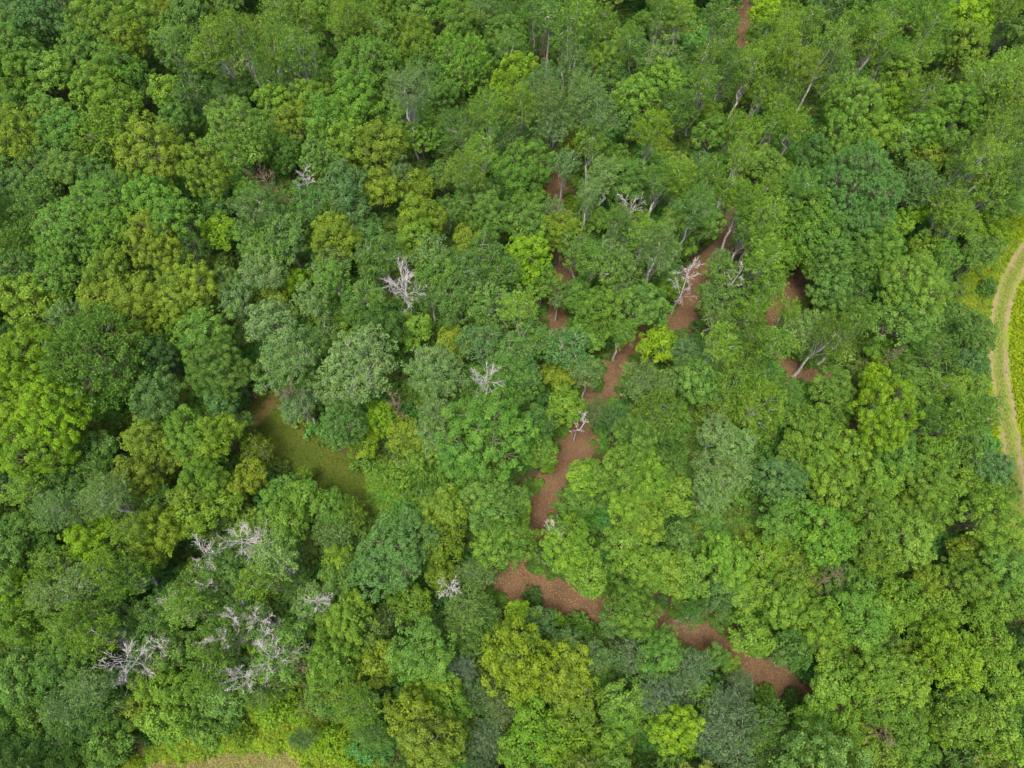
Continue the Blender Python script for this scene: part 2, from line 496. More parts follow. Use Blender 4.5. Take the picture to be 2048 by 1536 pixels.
# ------------------------------------------------------------------ the setting
def mark(o, label=None, cat=None, group=None, kind=None):
    if label: o["label"] = label
    if cat: o["category"] = cat
    if group: o["group"] = group
    if kind: o["kind"] = kind
    return o
def link(name, me, parent=None):
    o = bpy.data.objects.new(name, me); C.objects.link(o)
    if parent: o.parent = parent
    return o
def structure(name, me):
    return mark(link(name, me), kind='structure')

def smooth_line(pts, step=.5):
    p = np.asarray(pts, float)
    q = []
    for i in range(len(p) - 1):
        p0 = p[max(i - 1, 0)]; p1 = p[i]; p2 = p[i + 1]; p3 = p[min(i + 2, len(p) - 1)]
        n = max(2, int(np.linalg.norm((p2 - p1)[:2]) / step))
        for t in np.linspace(0, 1, n, endpoint=False):
            q.append(.5 * ((2 * p1) + (-p0 + p2) * t + (2 * p0 - 5 * p1 + 4 * p2 - p3) * t * t + (-p0 + 3 * p1 - 3 * p2 + p3) * t ** 3))
    q.append(p[-1])
    return np.array(q)
def px_line(rows):
    """rows of (px, py, width in metres) on the ground"""
    return smooth_line([(*at(x, y)[:2], w) for x, y, w in rows])

def ribbon(name, line, mat, z, rough=.12, off=0.0, width=None):
    rg = np.random.default_rng(len(line) + int(abs(off) * 100))
    xy = line[:, :2]; w = line[:, 2] if width is None else np.full(len(line), width)
    d = unit(np.gradient(xy, axis=0)); nrm = np.stack([-d[:, 1], d[:, 0]], 1)
    def wob(): 
        a = rg.normal(0, 1, len(xy)); return np.convolve(a, np.ones(4) / 4, 'same') * rough * 2
    l = xy + nrm * (off + w / 2 + wob())[:, None]; r = xy + nrm * (off - w / 2 + wob())[:, None]
    n = len(xy)
    V = np.zeros((2 * n, 3)); V[:n, :2] = l; V[n:, :2] = r; V[:, 2] = z
    i = np.arange(n - 1)
    return structure(name, mesh_np(name, V, quads=np.stack([n + i, n + i + 1, i + 1, i], 1), mat=mat))

def polygon_sheet(name, poly, mat, z, rough=.35, step=.8):
    p = np.asarray(poly, float); p = np.vstack([p, p[:1]])
    rg = np.random.default_rng(len(poly)); out = []
    for a, b in zip(p[:-1], p[1:]):
        n = max(1, int(np.linalg.norm(b - a) / step))
        for t in np.linspace(0, 1, n, endpoint=False): out.append(a + (b - a) * t + rg.normal(0, rough, 2))
    out = np.array(out)
    me = bpy.data.meshes.new(name)
    me.from_pydata([(x, y, z) for x, y in out], [], [tuple(range(len(out)))])
    me.materials.append(mat); me.update()
    o = structure(name, me)
    return o
def inside(poly, pts):
    p = np.asarray(poly); x, y = pts[:, 0], pts[:, 1]; c = np.zeros(len(pts), bool)
    j = len(p) - 1
    for i in range(len(p)):
        t = ((p[i, 1] > y) != (p[j, 1] > y)) & (x < (p[j, 0] - p[i, 0]) * (y - p[i, 1]) / (p[j, 1] - p[i, 1] + 1e-9) + p[i, 0])
        c ^= t; j = i
    return c
def dist_line(line, pts):
    """signed gap between points and the edge of a path"""
    best = np.full(len(pts), 1e9)
    for s in line[::2]:
        best = np.minimum(best, np.hypot(pts[:, 0] - s[0], pts[:, 1] - s[1]) - s[2] / 2)
    return best
def poly_px(rows): return np.array([at(x, y)[:2] for x, y in rows])

g = 1500.0
structure("ground", mesh_np("ground", [(-g, -g, 0), (g, -g, 0), (g, g, 0), (-g, g, 0)], quads=[(0, 1, 2, 3)], mat=M_SOIL))

# mulched trails (pixel, pixel, width in metres)
TRAIL_MAIN = px_line([(1493, -60, 2.2), (1493, 0, 2.4), (1484, 60, 2.4), (1476, 130, 1.2), (1472, 260, 1.0), (1462, 380, 1.4), (1449, 480, 3.0),
                      (1404, 545, 3.0), (1373, 610, 3.2), (1350, 648, 3.2), (1262, 690, 3.0), (1228, 745, 2.4), (1215, 785, 2.6), (1168, 850, 3.2),
                      (1154, 890, 4.0), (1104, 965, 3.0), (1080, 1025, 3.4), (1040, 1100, 3.2), (1035, 1160, 3.4)])
TRAIL_LOWER = px_line([(1000, 1150, 2.5), (1030, 1172, 4.4), (1100, 1190, 4.2), (1160, 1214, 4.0), (1225, 1222, 3.4), (1310, 1244, 3.2), (1400, 1275, 3.4),
                       (1490, 1325, 3.2), (1560, 1362, 4.2), (1620, 1400, 3.0), (1710, 1428, 2.6), (1800, 1470, 2.4)])
TRAIL_SIDE = px_line([(1085, 60, 2.2), (1092, 130, 2.2), (1100, 250, 2.2), (1112, 380, 3.2), (1122, 470, 2.4), (1128, 548, 3.2), (1112, 640, 3.2), (1128, 720, 2.4),
                      (1180, 785, 2.8), (1165, 845, 2.8)])
TRAIL_EAST = px_line([(1640, 520, 2.4), (1592, 572, 4.2), (1545, 632, 2.6), (1545, 690, 2.4), (1585, 738, 3.2), (1640, 765, 2.6), (1660, 830, 2.2), (1690, 900, 2.0)])
ribbon("mulch_trail", TRAIL_MAIN, M_MULCH, .010, .22)
ribbon("mulch_trail", TRAIL_LOWER, M_MULCH, .014, .25)
ribbon("mulch_trail", TRAIL_SIDE, M_MULCH, .018, .22)
ribbon("mulch_trail", TRAIL_EAST, M_MULCH, .022, .22)
TRAILS = [TRAIL_MAIN, TRAIL_LOWER, TRAIL_SIDE, TRAIL_EAST]
# grassy clearing with its bare end
CLEARING = poly_px([(545, 770), (575, 800), (600, 850), (650, 880), (700, 915), (790, 930), (815, 1020), (740, 1040), (650, 1000), (580, 950), (510, 905), (455, 870), (495, 815)])
polygon_sheet("grass_clearing", CLEARING, M_TURF, .012)
M_BARE = ground_material("worn_turf", [(.3, (.038, .040, .009)), (.5, (.065, .052, .015)), (.7, (.10, .068, .026))], scale=5, fine=22)
BARE = px_line([(562, 775, 1.0), (545, 800, 1.5), (522, 828, 1.7), (494, 862, 1.0)])
ribbon("bare_path", BARE, M_BARE, .018, .18)
# meadow with a two-rut track along the right edge
MEADOW = poly_px([(2010, 380), (1975, 500), (1915, 550), (1890, 620), (1950, 660), (1965, 760), (1970, 880), (1995, 980), (2010, 1060), (2060, 1150), (2700, 1150), (2700, 380)])
polygon_sheet("meadow", MEADOW, M_MEADOW, .006)
TRACK = px_line([(2130, 410, 2.35), (2085, 460, 2.35), (2040, 525, 2.35), (2012, 580, 2.35), (1998, 650, 2.35), (1998, 715, 2.35), (2004, 780, 2.35), (2016, 860, 2.35), (2028, 940, 2.35),
                 (2038, 1010, 2.35), (2052, 1090, 2.35), (2075, 1200, 2.35), (2110, 1350, 2.35)])
track_obj = ribbon("dirt_track", TRACK, M_TRACK, .012, .10)
ribbon("wheel_rut", TRACK, M_RUT, .018, .16, off=.82, width=.5)
ribbon("wheel_rut", TRACK, M_RUT, .018, .16, off=-.82, width=.42)
for o_ in [o for o in C.objects if o.name.startswith('wheel_rut')]:
    o_.parent = track_obj; del o_['kind']
# dry grass strip and weeds along the bottom edge
FIELD = poly_px([(270, 1560), (295, 1522), (380, 1508), (470, 1500), (560, 1498), (605, 1510), (620, 1545), (640, 1800), (200, 1800)])
polygon_sheet("dry_grass_field", FIELD, M_DRY, .008)
WEEDS = poly_px([(225, 1545), (290, 1500), (360, 1480), (470, 1440), (520, 1380), (600, 1390), (640, 1430), (720, 1410), (760, 1480), (780, 1700), (200, 1700)])
BRAMBLE = poly_px([(740, 935), (860, 915), (900, 960), (930, 1010), (880, 1060), (800, 1040), (740, 1010)])
VERGE = poly_px([(2010, 470), (1985, 530), (1945, 545), (1900, 570), (1895, 625), (1960, 650), (1990, 600), (2012, 560), (2045, 500)])

def clear_of_paths(pts, gap):
    ok = np.ones(len(pts), bool)
    for l in TRAILS + [TRACK, BARE]: ok &= dist_line(l, pts) > gap
    for p in (CLEARING, FIELD): ok &= ~inside(p, pts)
    return ok

# ------------------------------------------------------------------ grass, litter (nobody could count it)
def scatter_cards(name, label, cat, pts, mat, length, width, rg, lift=.02, flat=.3, up=.7, z=0.0):
    n = len(pts)
    pos = np.column_stack([pts, np.full(n, z) + rg.uniform(0, lift, n)])
    ax = rg.normal(size=(n, 3)); ax[:, 2] = np.abs(ax[:, 2]) * up
    nor = rg.normal(0, flat, (n, 3)) + np.array([0, 0, 1.])
    me = leaf_mesh(name, [leaves(pos, ax, nor, length, width, np.clip(rg.normal(.5, .25, n), 0, 1), rg)], mat)
    return mark(link(name, me), label, cat, kind='stuff')
def random_in(poly, n, rg, extra=0.0):
    lo, hi = poly.min(0), poly.max(0)
    p = rg.uniform(lo - extra, hi + extra, (n, 2)); return p[inside(poly, p)]
def random_on(line, n, rg, spread=1.0):
    k = rg.integers(0, len(line) - 1, n)
    d = unit(np.gradient(line[:, :2], axis=0)); nr = np.stack([-d[:, 1], d[:, 0]], 1)
    return line[k, :2] + nr[k] * (rg.uniform(-.5, .5, n) * line[k, 2] * spread)[:, None] + rg.normal(0, .3, (n, 2))

VIEW_MEADOW = poly_px([(1990, 380), (1975, 500), (1935, 560), (1912, 620), (1950, 660), (1965, 760), (1970, 880), (1995, 980), (2010, 1060), (2060, 1150), (2250, 1150), (2250, 380)])
p = random_in(VIEW_MEADOW, 60000, rng); p = p[dist_line(TRACK, p) > .05]
scatter_cards("meadow_grass", "bright yellow-green meadow grass beside the dirt track", "grass", p, M_GRASS, .30, .16, rng, lift=.25)
p = random_on(TRACK, 9000, rng, .28)
scatter_cards("track_grass", "short grass on the crown of the dirt track", "grass", p, leaf_material("track_grass_blade", (.09, .115, .018), spread=.8), .12, .07, rng, lift=.04, z=.02)
p = random_in(CLEARING, 26000, rng)
scatter_cards("clearing_grass", "short olive grass covering the clearing", "grass", p[dist_line(BARE, p) > -.3], M_GRASS_CLEAR, .13, .07, rng, lift=.05, z=.01)
p = random_in(FIELD, 40000, rng)
scatter_cards("dry_grass", "dry tan grass along the bottom edge of the photo", "grass", p, M_GRASS_DRY, .16, .06, rng, lift=.08, z=.01)
p = np.concatenate([random_on(l, 9000, rng, .97) for l in TRAILS])
scatter_cards("mulch_litter", "brown bark chips and fallen leaves on the trails", "mulch", p, M_CHIP, .11, .07, rng, lift=.02, up=.15, z=.026)

# ------------------------------------------------------------------ undergrowth (ground cover, one mass)
def instancer(name, label, cat, pts, scl, tone, sources):
    me = bpy.data.meshes.new(name)
    me.vertices.add(len(pts)); me.vertices.foreach_set("co", np.asarray(pts, np.float32).ravel())
    n = len(pts)
    a = me.attributes.new("size", 'FLOAT', 'POINT'); a.data.foreach_set("value", np.asarray(scl, np.float32))
    a = me.attributes.new("turn", 'FLOAT', 'POINT'); a.data.foreach_set("value", rng.uniform(0, 6.28, n).astype(np.float32))
    a = me.attributes.new("which", 'INT', 'POINT'); a.data.foreach_set("value", rng.integers(0, len(sources), n).astype(np.int32))
    a = me.attributes.new("tone", 'FLOAT_COLOR', 'POINT'); a.data.foreach_set("color", np.column_stack([tone, np.ones(n)]).astype(np.float32).ravel())
    o = mark(link(name, me), label, cat, kind='stuff')
    ng = bpy.data.node_groups.new(name, 'GeometryNodeTree')
    ng.interface.new_socket("Geometry", in_out='INPUT', socket_type='NodeSocketGeometry')
    ng.interface.new_socket("Geometry", in_out='OUTPUT', socket_type='NodeSocketGeometry')
    nd, lk = ng.nodes, ng.links
    gi, go = nd.new("NodeGroupInput"), nd.new("NodeGroupOutput")
    m2p = nd.new("GeometryNodeMeshToPoints"); lk.new(gi.outputs[0], m2p.inputs[0])
    join = nd.new("GeometryNodeJoinGeometry")
    def named(nm, ty):
        q = nd.new("GeometryNodeInputNamedAttribute"); q.data_type = ty; q.inputs[0].default_value = nm; return q.outputs[0]
    comb = nd.new("ShaderNodeCombineXYZ"); lk.new(named("turn", 'FLOAT'), comb.inputs[2])
    sz, wh = named("size", 'FLOAT'), named("which", 'INT')
    for i, src in enumerate(sources):
        oi = nd.new("GeometryNodeObjectInfo"); oi.inputs[0].default_value = src
        iop = nd.new("GeometryNodeInstanceOnPoints")
        cmp_ = nd.new("FunctionNodeCompare"); cmp_.data_type = 'INT'; cmp_.operation = 'EQUAL'
        ins = [s for s in cmp_.inputs if s.enabled and s.type == 'INT']
        lk.new(wh, ins[0]); ins[1].default_value = i
        lk.new(m2p.outputs[0], iop.inputs['Points']); lk.new(cmp_.outputs[0], iop.inputs['Selection'])
        g_in = [s for s in oi.outputs if s.type == 'GEOMETRY'][0]
        lk.new(g_in, iop.inputs['Instance']); lk.new(comb.outputs[0], iop.inputs['Rotation']); lk.new(sz, iop.inputs['Scale'])
        lk.new(iop.outputs[0], join.inputs[0])
    lk.new(join.outputs[0], go.inputs[0])
    md = o.modifiers.new("scatter", 'NODES'); md.node_group = ng
    return o

def bush_source(seed, w=2.4):
    rg = np.random.default_rng(seed)
    P, Nn, Lo, lc, lr = envelope_tufts(rg, w / 2, w * .36, w * .22, 6, w * .2, .42, jitter=.3)
    me = leaf_mesh("undergrowth_clump", [puff(rg, P, Nn, .25, 40, .145, .105, tint_s=.2)], M_BUSH)
    return bpy.data.objects.new("undergrowth_clump", me)
BUSHES = [bush_source(900 + i) for i in range(5)]
SAPLINGS = [bush_source(950 + i, 4.0) for i in range(3)]
lo, hi = np.array([-95., -22.]), np.array([95., 110.])
gx, gy = np.meshgrid(np.arange(lo[0], hi[0], 1.55), np.arange(lo[1], hi[1], 1.55))
cand = np.column_stack([gx.ravel(), gy.ravel()]) + rng.uniform(-.6, .6, (gx.size, 2))
cand = cand[np.abs(cand[:, 0]) < 62 + .38 * cand[:, 1] + 6]
cand = cand[clear_of_paths(cand, .45) & ~inside(MEADOW, cand) & ~inside(WEEDS, cand)]
nb = len(cand)
tone = np.array([.042, .105, .012]) * rng.uniform(.75, 1.5, (nb, 1)) * np.column_stack([rng.uniform(.7, 1.5, nb), np.ones(nb), rng.uniform(.7, 1.6, nb)])
sc_ = rng.uniform(.7, 1.35, nb) * np.where(clear_of_paths(cand, 1.8), 1.0, .6)
instancer("undergrowth", "deep green undergrowth covering the forest floor between the trees", "undergrowth",
          np.column_stack([cand, np.zeros(nb)]), sc_, tone, BUSHES)
big_clear = CLEARING.mean(0) + (CLEARING - CLEARING.mean(0)) * 1.35
tall = (rng.random(nb) < .13) & clear_of_paths(cand, 2.4) & ~inside(big_clear, cand)
instancer("sapling_thicket", "green saplings crowding the gaps below the taller trees", "saplings",
          np.column_stack([cand[tall], np.full(tall.sum(), .9)]), rng.uniform(.6, 1.1, tall.sum()), tone[tall] * 1.05, SAPLINGS)
edge = np.concatenate([random_on(l, 900, rng, 1.25) for l in TRAILS])
dd = np.min([dist_line(l, edge) for l in TRAILS], axis=0)
edge = edge[(dd > -.35)]
k_ = len(edge)
instancer("trailside_plants", "low green plants creeping over the edges of the brown trails", "ground cover", np.column_stack([edge, np.zeros(k_)]),
          rng.uniform(.12, .42, k_), np.array([.05, .115, .010]) * rng.uniform(.7, 1.4, (k_, 1)), BUSHES)
# bright weeds on the bottom strip, in the bramble patch and on the track verge
def weeds(name, label, poly, n, lo_s, hi_s, col):
    q = random_in(poly, n, rng); q = q[(dist_line(TRACK, q) > .25) & ~inside(FIELD, q)] 
    k = len(q); tn = np.array(col) * rng.uniform(.75, 1.3, (k, 1)) * np.column_stack([rng.uniform(.8, 1.2, k), np.ones(k), np.ones(k)])
    instancer(name, label, "weeds", np.column_stack([q, np.zeros(k)]), rng.uniform(lo_s, hi_s, k), tn, BUSHES)
weeds("field_weeds", "bright lime weeds and saplings above the dry grass strip", WEEDS, 2600, .2, .62, (.095, .16, .005))
weeds("bramble_patch", "fresh green brambles below the big bright green tree", BRAMBLE, 560, .3, .7, (.062, .135, .010))
weeds("verge_weeds", "bright weeds on the verge left of the dirt track", VERGE, 800, .15, .5, (.10, .155, .006))

# ------------------------------------------------------------------ the trees, one by one
PAL = {'g': ('mid-green', (.049, .108, .016)), 'd': ('deep green', (.036, .087, .013)), 'y': ('yellow-green', (.068, .134, .012)),
       'o': ('olive-gold', (.073, .121, .009)), 'b': ('bright lime', (.077, .155, .006)), 'l': ('fresh green', (.054, .121, .013)),
       'p': ('pale green', (.066, .125, .031)), 't': ('bluish green', (.046, .103, .024)), 's': ('silvery', (.070, .119, .048)),
       'm': ('mustard', (.078, .122, .005))}
KIND = {'R': ('broadleaf_tree', 'broadleaf tree', 'tree', 'broadleaf trees of the wood'),
        'M': ('domed_tree', 'dense domed tree', 'tree', 'dense domed trees of the wood'),
        'A': ('slender_tree', 'slender tree', 'tree', 'slender pale-stemmed trees of the wood'),
        'P': ('twiggy_tree', 'twiggy tree', 'tree', 'thin-leaved trees with pale bare twigs'),
        'W': ('feathery_tree', 'feathery tree', 'tree', 'fine-leaved feathery trees'),
        'S': ('spiky_tree', 'spiky-crowned tree', 'tree', 'trees with pointed leafy shoots'),
        'B': ('shrub', 'shrub', 'shrub', 'shrubs under the trees'),
        'D': ('dead_tree', 'bare dead tree', 'dead tree', 'bare dead trees')}
TILES = {1: (0, 0), 2: (660, 0), 3: (1328, 0), 4: (0, 500), 5: (660, 500), 6: (1328, 500), 7: (0, 996), 8: (660, 996), 9: (1328, 996)}
# x y w kind+colour, in the pixels of a tile enlarged 2.844 times
CAT = {
1: """40 60 130 Ro,230 90 330 Mt,600 120 300 Ry,790 130 260 Ry,560 20 200 Ry,1080 110 240 Rg,960 50 150 Ro,110 190 220 Rg,330 180 220 Wg,100 320 260 Mg,520 280 280 Rg,
740 250 230 Ro,980 280 240 Pg,1230 280 260 Ay,1360 220 220 Ay,1580 100 220 Ay,1700 90 150 Ay,1850 90 200 Ry,1560 280 200 Ay,1700 290 230 Ay,1640 440 260 Wg,1960 130 200 Ay,
2010 240 180 Rg,1990 400 200 Rl,290 420 260 Rl,460 360 200 Rg,110 460 240 Rl,90 580 220 Rl,690 380 220 Rl,560 520 240 Ry,790 500 220 Sd,930 520 180 Ry,660 580 240 Ry,
1090 500 200 Pd,1240 560 210 Wp,1380 510 160 Rd,300 650 220 Mg,370 760 260 Rg,1010 680 190 Rg,1560 580 210 Ry,1900 680 240 Rl,1780 560 200 Ry,
1980 800 220 Ry,1620 880 200 Ml,1820 880 220 Mg,250 960 240 Mg,420 980 220 Rg,560 1030 250 Rg,80 1070 200 Rt,700 1080 200 Rd,230 1180 260 Sg,60 1260 200 Sg,
880 1130 250 Rl,560 1200 330 Ml,420 1320 330 Ml,640 1340 250 Ml,1000 1260 250 Rl,1250 1160 180 Rd,1430 1080 170 Rl,1100 1430 180 Pd,
1510 1210 300 Pg,1420 1380 230 Pg,1620 1330 250 Pg,1540 1460 240 Pg,1930 1060 230 Pg,1900 1330 220 Ro,1750 1150 220 Pg,1880 1480 200 Pp,1990 950 150 Ro,90 1420 200 Mg""",
2: """100 120 200 Ay,300 50 180 Ry,260 210 230 Ml,500 70 230 Rl,480 190 200 Ry,680 50 180 Rl,870 50 190 Wp,890 110 90 Ro,740 140 220 Ry,990 200 190 Rg,220 390 320 Ml,
520 290 200 Ry,540 420 190 Pg,160 560 250 Rl,330 610 240 Ml,90 740 230 Ry,620 560 190 Rd,730 750 240 Wg,920 620 210 Ay,1060 430 220 Rb,1040 310 200 Ag,1190 240 150 Wg,
1080 220 110 Rl,1010 60 120 Ad,1160 60 150 Ad,1250 130 170 Ag,1390 70 220 Ay,1530 140 190 Ay,1340 200 160 Ag,1370 370 190 Ap,1600 330 270 Ry,1590 470 200 Wt,1250 500 230 Ap,
1440 500 200 Ap,1120 600 190 Ay,1270 600 210 Ap,1250 700 200 Ap,1520 680 220 Ap,1740 150 130 Rl,1880 90 180 Ag,1990 80 180 Ay,1740 270 170 Ag,1900 320 200 Pp,1890 460 230 Ry,
1740 560 230 Rl,1710 700 180 Rd,1960 650 220 Wg,510 760 290 Ml,280 840 260 Ro,1040 810 170 Wp,870 860 160 Ay,1210 830 160 Rt,1380 800 180 Ro,1500 810 190 Ay,
770 960 230 Ay,1640 900 150 Rl,620 1000 150 Rg,370 980 150 Pp,90 1060 230 Pt,280 1090 240 Ro,470 1070 190 Ro,500 1230 250 Ro,
860 1160 230 Rg,1120 1160 220 Rl,1260 1190 150 Pp,1450 1130 130 Ap,1690 1030 250 Rd,1870 1040 190 Ag,1990 1010 170 Ay,1620 1240 150 Ag,1930 1270 140 Ay,
1510 1240 150 Rl,1100 1280 220 Rg,930 1260 230 Rg,800 1360 190 Ro,130 1190 200 Pt,190 1310 190 Rt,50 1370 240 Ro,670 1190 150 Pg,480 1370 220 Ry,300 1440 230 Pg,
600 1470 220 Pp,860 1460 240 Pg,1430 1420 190 Pg,1590 1420 190 Pp,1780 1340 170 Ay,1990 1180 150 Ag,2010 1380 150 Rl,1720 1250 170 Pg""",
3: """300 80 170 Ag,400 170 170 Ag,590 60 160 Rb,560 200 160 Ay,700 120 170 Ay,830 150 170 Ay,900 60 220 Pt,1080 60 170 Rl,960 140 150 Rl,1290 100 200 Ay,1240 200 180 Ay,950 250 170 Ay,
1060 170 160 Ay,1180 50 150 Rd,1430 60 170 Rd,1550 150 170 Ay,1740 110 260 Rb,1730 270 240 Ry,1960 60 180 Ay,1950 190 200 Wt,1500 290 180 Rl,1450 320 150 Ay,1240 320 170 Ay,
700 270 200 Ay,520 300 150 Ay,250 350 180 Ay,370 360 150 Ag,620 400 170 Ay,770 380 190 Ay,470 400 160 Ay,720 490 200 Ay,230 480 150 Ay,330 490 130 Pp,430 550 130 Ry,540 530 140 Ay,
890 300 140 Ag,1010 440 240 Pl,1300 420 260 Ry,1080 640 280 Ry,1010 780 280 Rl,1180 760 230 Ry,1060 900 250 Rl,1450 720 210 Rl,1490 890 160 Ro,1330 830 190 Rg,
1480 510 160 Ay,1650 580 200 Rl,1750 640 220 Rl,1850 450 230 Ay,1980 400 220 Ay,1950 530 200 Ay,1900 620 150 Ay,1640 810 170 Rl,1830 800 200 Ay,1960 720 180 Ag,1940 870 180 Ag,
1780 930 220 Ay,1680 980 180 Ag,1840 1080 220 Ay,1950 1010 220 Ag,1640 1140 180 Ay,1640 1250 200 Ay,1720 1290 170 Ay,1960 1150 180 Ag,1800 1400 190 Rg,1590 1470 190 Ml,
1480 1410 180 Ry,1440 1060 250 Mt,1430 1190 150 Rb,1340 1280 160 Ry,800 1200 260 Rl,850 1330 300 Rl,1100 1420 230 Rg,1250 1440 220 Rl,940 1480 230 Rg,710 1440 200 Rl,
620 700 150 Ay,640 620 130 Ay,490 740 150 Ay,380 720 130 Ay,730 720 150 Ay,270 640 140 Ry,280 770 200 Rl,90 640 200 Wg,430 910 150 Ay,560 920 200 Rl,660 980 150 Ry,200 930 120 Pt,
300 930 150 Rd,100 1020 190 Ay,260 1030 180 Ay,370 1090 170 Ay,600 1110 150 Ay,450 1180 220 Ay,790 1040 160 Ag,160 1180 220 Ag,240 1290 220 Rg,560 1250 240 Ay,480 1330 180 Ag,
580 1380 190 Ay,380 1380 90 Ag,550 1480 200 Ay,320 1480 130 Pp,860 860 200 Rd,720 1080 170 Rg""",
4: """120 130 260 Mg,90 30 230 Sg,330 50 270 Ml,60 470 150 Rd,370 150 240 Ml,620 130 240 Ro,560 300 250 Ro,760 280 270 Ro,1060 230 330 Ro,820 390 260 Ro,960 420 200 Ry,400 420 240 Sp,
200 640 360 Rb,100 760 260 Rb,330 930 340 Rb,130 960 280 Rb,80 1160 220 Rb,900 600 220 Rd,900 820 240 Rt,1180 480 270 Rl,1250 870 180 Rt,1290 160 160 Pg,1480 130 230 Pp,
1580 250 130 Ro,1340 280 200 Pt,1540 380 250 Pp,1780 290 190 Pp,1620 620 330 Pp,1840 480 200 Pg,1860 760 200 Pp,1660 790 190 Pg,1680 870 200 Pp,
1050 1060 260 Ry,830 1080 230 Ro,1240 1050 230 Ry,1370 1000 150 Rg,560 1130 230 Rg,980 1180 200 Ro,1170 1160 200 Ry,1180 1290 240 Ry,1470 1120 180 Wo,1430 1280 190 Ro,
1590 1360 170 Rl,1750 1240 100 Ry,1750 1430 200 Rl,1920 1440 210 Rl,560 1290 230 Wg,330 1310 200 Rg,150 1380 180 Ay,40 1320 140 Rt,330 1420 210 Wg,630 1440 240 Ap,
880 1440 200 Rg,1090 1440 200 Ry,1290 1430 200 Ry""",
5: """250 110 180 Pg,200 290 240 Pg,620 120 230 Pg,790 130 200 Pt,960 110 220 Pg,1200 200 180 Rl,560 250 190 Pg,720 240 200 Pg,900 300 260 Pg,700 360 180 Pg,1080 360 190 Ay,480 450 210 Ry,
700 530 180 Ro,270 450 260 Rd,100 380 160 Rd,50 470 180 Ry,870 540 230 Pt,1000 620 230 Pt,1130 510 220 Pg,1320 540 260 Pt,1050 750 250 Rg,1110 660 180 Pt,1320 700 190 Ro,1330 880 200 Ry,
1530 890 190 Wt,1620 980 160 Wt,590 930 190 Pp,600 1070 200 Pp,300 960 190 Rb,420 1060 200 Ro,1180 1010 200 Rd,1210 1160 200 Rl,1440 1250 260 Ry,1720 1090 250 Rl,
1770 760 230 Wp,1980 740 200 Wg,1920 770 140 Pp,1860 540 200 Rb,1670 470 180 Ay,1500 470 200 Rl,1550 330 240 Rl,1400 260 190 Rd,1480 70 200 Pg,1640 110 220 Pg,1640 230 160 Pp,
1760 330 250 Rg,1950 400 180 Rg,1960 250 150 Rl,660 1420 240 Ry,440 1310 220 Bl,570 1310 210 Bl,880 1400 260 Rg,1080 1430 230 Rg,1100 1490 150 Rb,
120 1420 240 Wy,1650 1270 260 Ry,1820 1300 250 Ry,1950 1400 220 Ry,1720 1450 240 Ry,1370 1420 200 Rl""",
6: """330 130 190 Pg,450 210 200 Rg,290 270 260 Pg,350 370 220 Pg,600 160 160 Ay,600 260 200 Ay,540 370 180 Ay,820 100 240 Rl,960 220 220 Rg,1170 120 200 Rl,840 230 150 Wg,1060 270 200 Rd,
1360 380 300 Rl,1590 240 180 Ry,1790 90 200 Rg,1840 220 110 Bd,700 320 140 Ay,920 320 150 Rl,950 500 180 Ay,1100 420 180 Ay,300 530 190 Ay,490 520 240 Wy,640 530 190 Ay,860 570 160 Wg,
60 520 160 Rg,110 590 170 Pt,450 650 220 Wy,600 700 240 Wg,290 660 180 Wg,190 740 260 Rg,350 790 240 Wy,560 800 190 Wg,690 810 200 Wg,300 900 240 Wy,500 910 280 Wy,680 910 180 Rg,
300 1060 200 Pp,400 1120 230 Pp,260 1250 200 Pp,400 1280 220 Pp,270 1410 200 Pp,950 800 240 Rl,1210 590 150 Rl,1210 740 170 Rb,1440 790 260 Rl,1540 610 240 Wg,1330 640 150 Rg,
930 960 180 Rl,1730 640 180 Rt,1690 780 190 Ry,1590 820 150 Ay,1660 920 220 Ay,1830 920 200 Ag,1540 980 180 Ag,1750 1040 200 Rg,1620 1080 120 Rb,830 1060 280 Ry,1040 1130 230 Ry,
1300 1150 270 Rl,1540 1180 260 Rl,760 1200 230 Ry,880 1270 280 Ry,1180 1290 260 Ry,1710 1190 200 Rg,1760 1310 200 Ry,1880 1370 220 Ry,660 1320 260 Rt,950 1390 280 Ry,1150 1450 230 Ry,
1450 1330 250 Ry,1550 1420 260 Ry,1380 1450 200 Rb""",
7: """120 170 200 Rg,350 120 240 Ap,720 190 180 Ay,900 210 270 Ro,850 340 200 Ry,1130 150 240 Ry,1200 340 240 Pg,1410 340 180 Pg,1560 340 240 Ap,1440 460 200 Ay,1260 450 220 Pg,1100 500 220 Pg,
930 600 220 Pg,60 300 230 Rg,220 280 200 Rg,300 390 190 Ay,470 490 220 Ap,620 400 200 Ay,740 470 220 Ay,270 560 190 Ap,80 540 260 Rb,90 700 280 Ry,260 720 230 Rg,430 740 260 Ay,590 800 230 Ay,
690 640 230 Rg,860 780 240 Rd,1330 620 220 Pg,1440 690 200 Pp,1250 790 250 Pg,1580 860 300 Pg,1370 1000 220 Pg,1180 980 230 Ay,1780 600 210 Pp,1900 190 220 Wp,1650 150 220 Ry,
380 960 280 Rd,170 950 230 Rg,90 1080 230 Rg,980 860 230 Rg,570 1060 230 Ap,420 1180 250 Wp,580 1220 250 Wg,430 1350 280 Wg,620 1380 230 Rg,180 1290 260 Rg,130 1440 260 Rg,330 1490 240 Rg,
880 1060 230 Ry,800 1210 220 Ro,950 1230 260 Ry,1050 1090 200 Ry,1150 1170 220 Rg,1320 1130 220 Rg,1500 1060 240 Pg,1800 1150 250 Rg,1560 1200 180 Bb,1380 1330 150 Bb,1880 1380 170 Bb,
1300 1250 200 Bd,1180 1280 200 Bg,1900 900 260 Ry,1900 700 230 Ry,1950 1050 230 Ro,1960 470 230 Rg,1640 350 200 Wg,1690 480 180 Wg""",
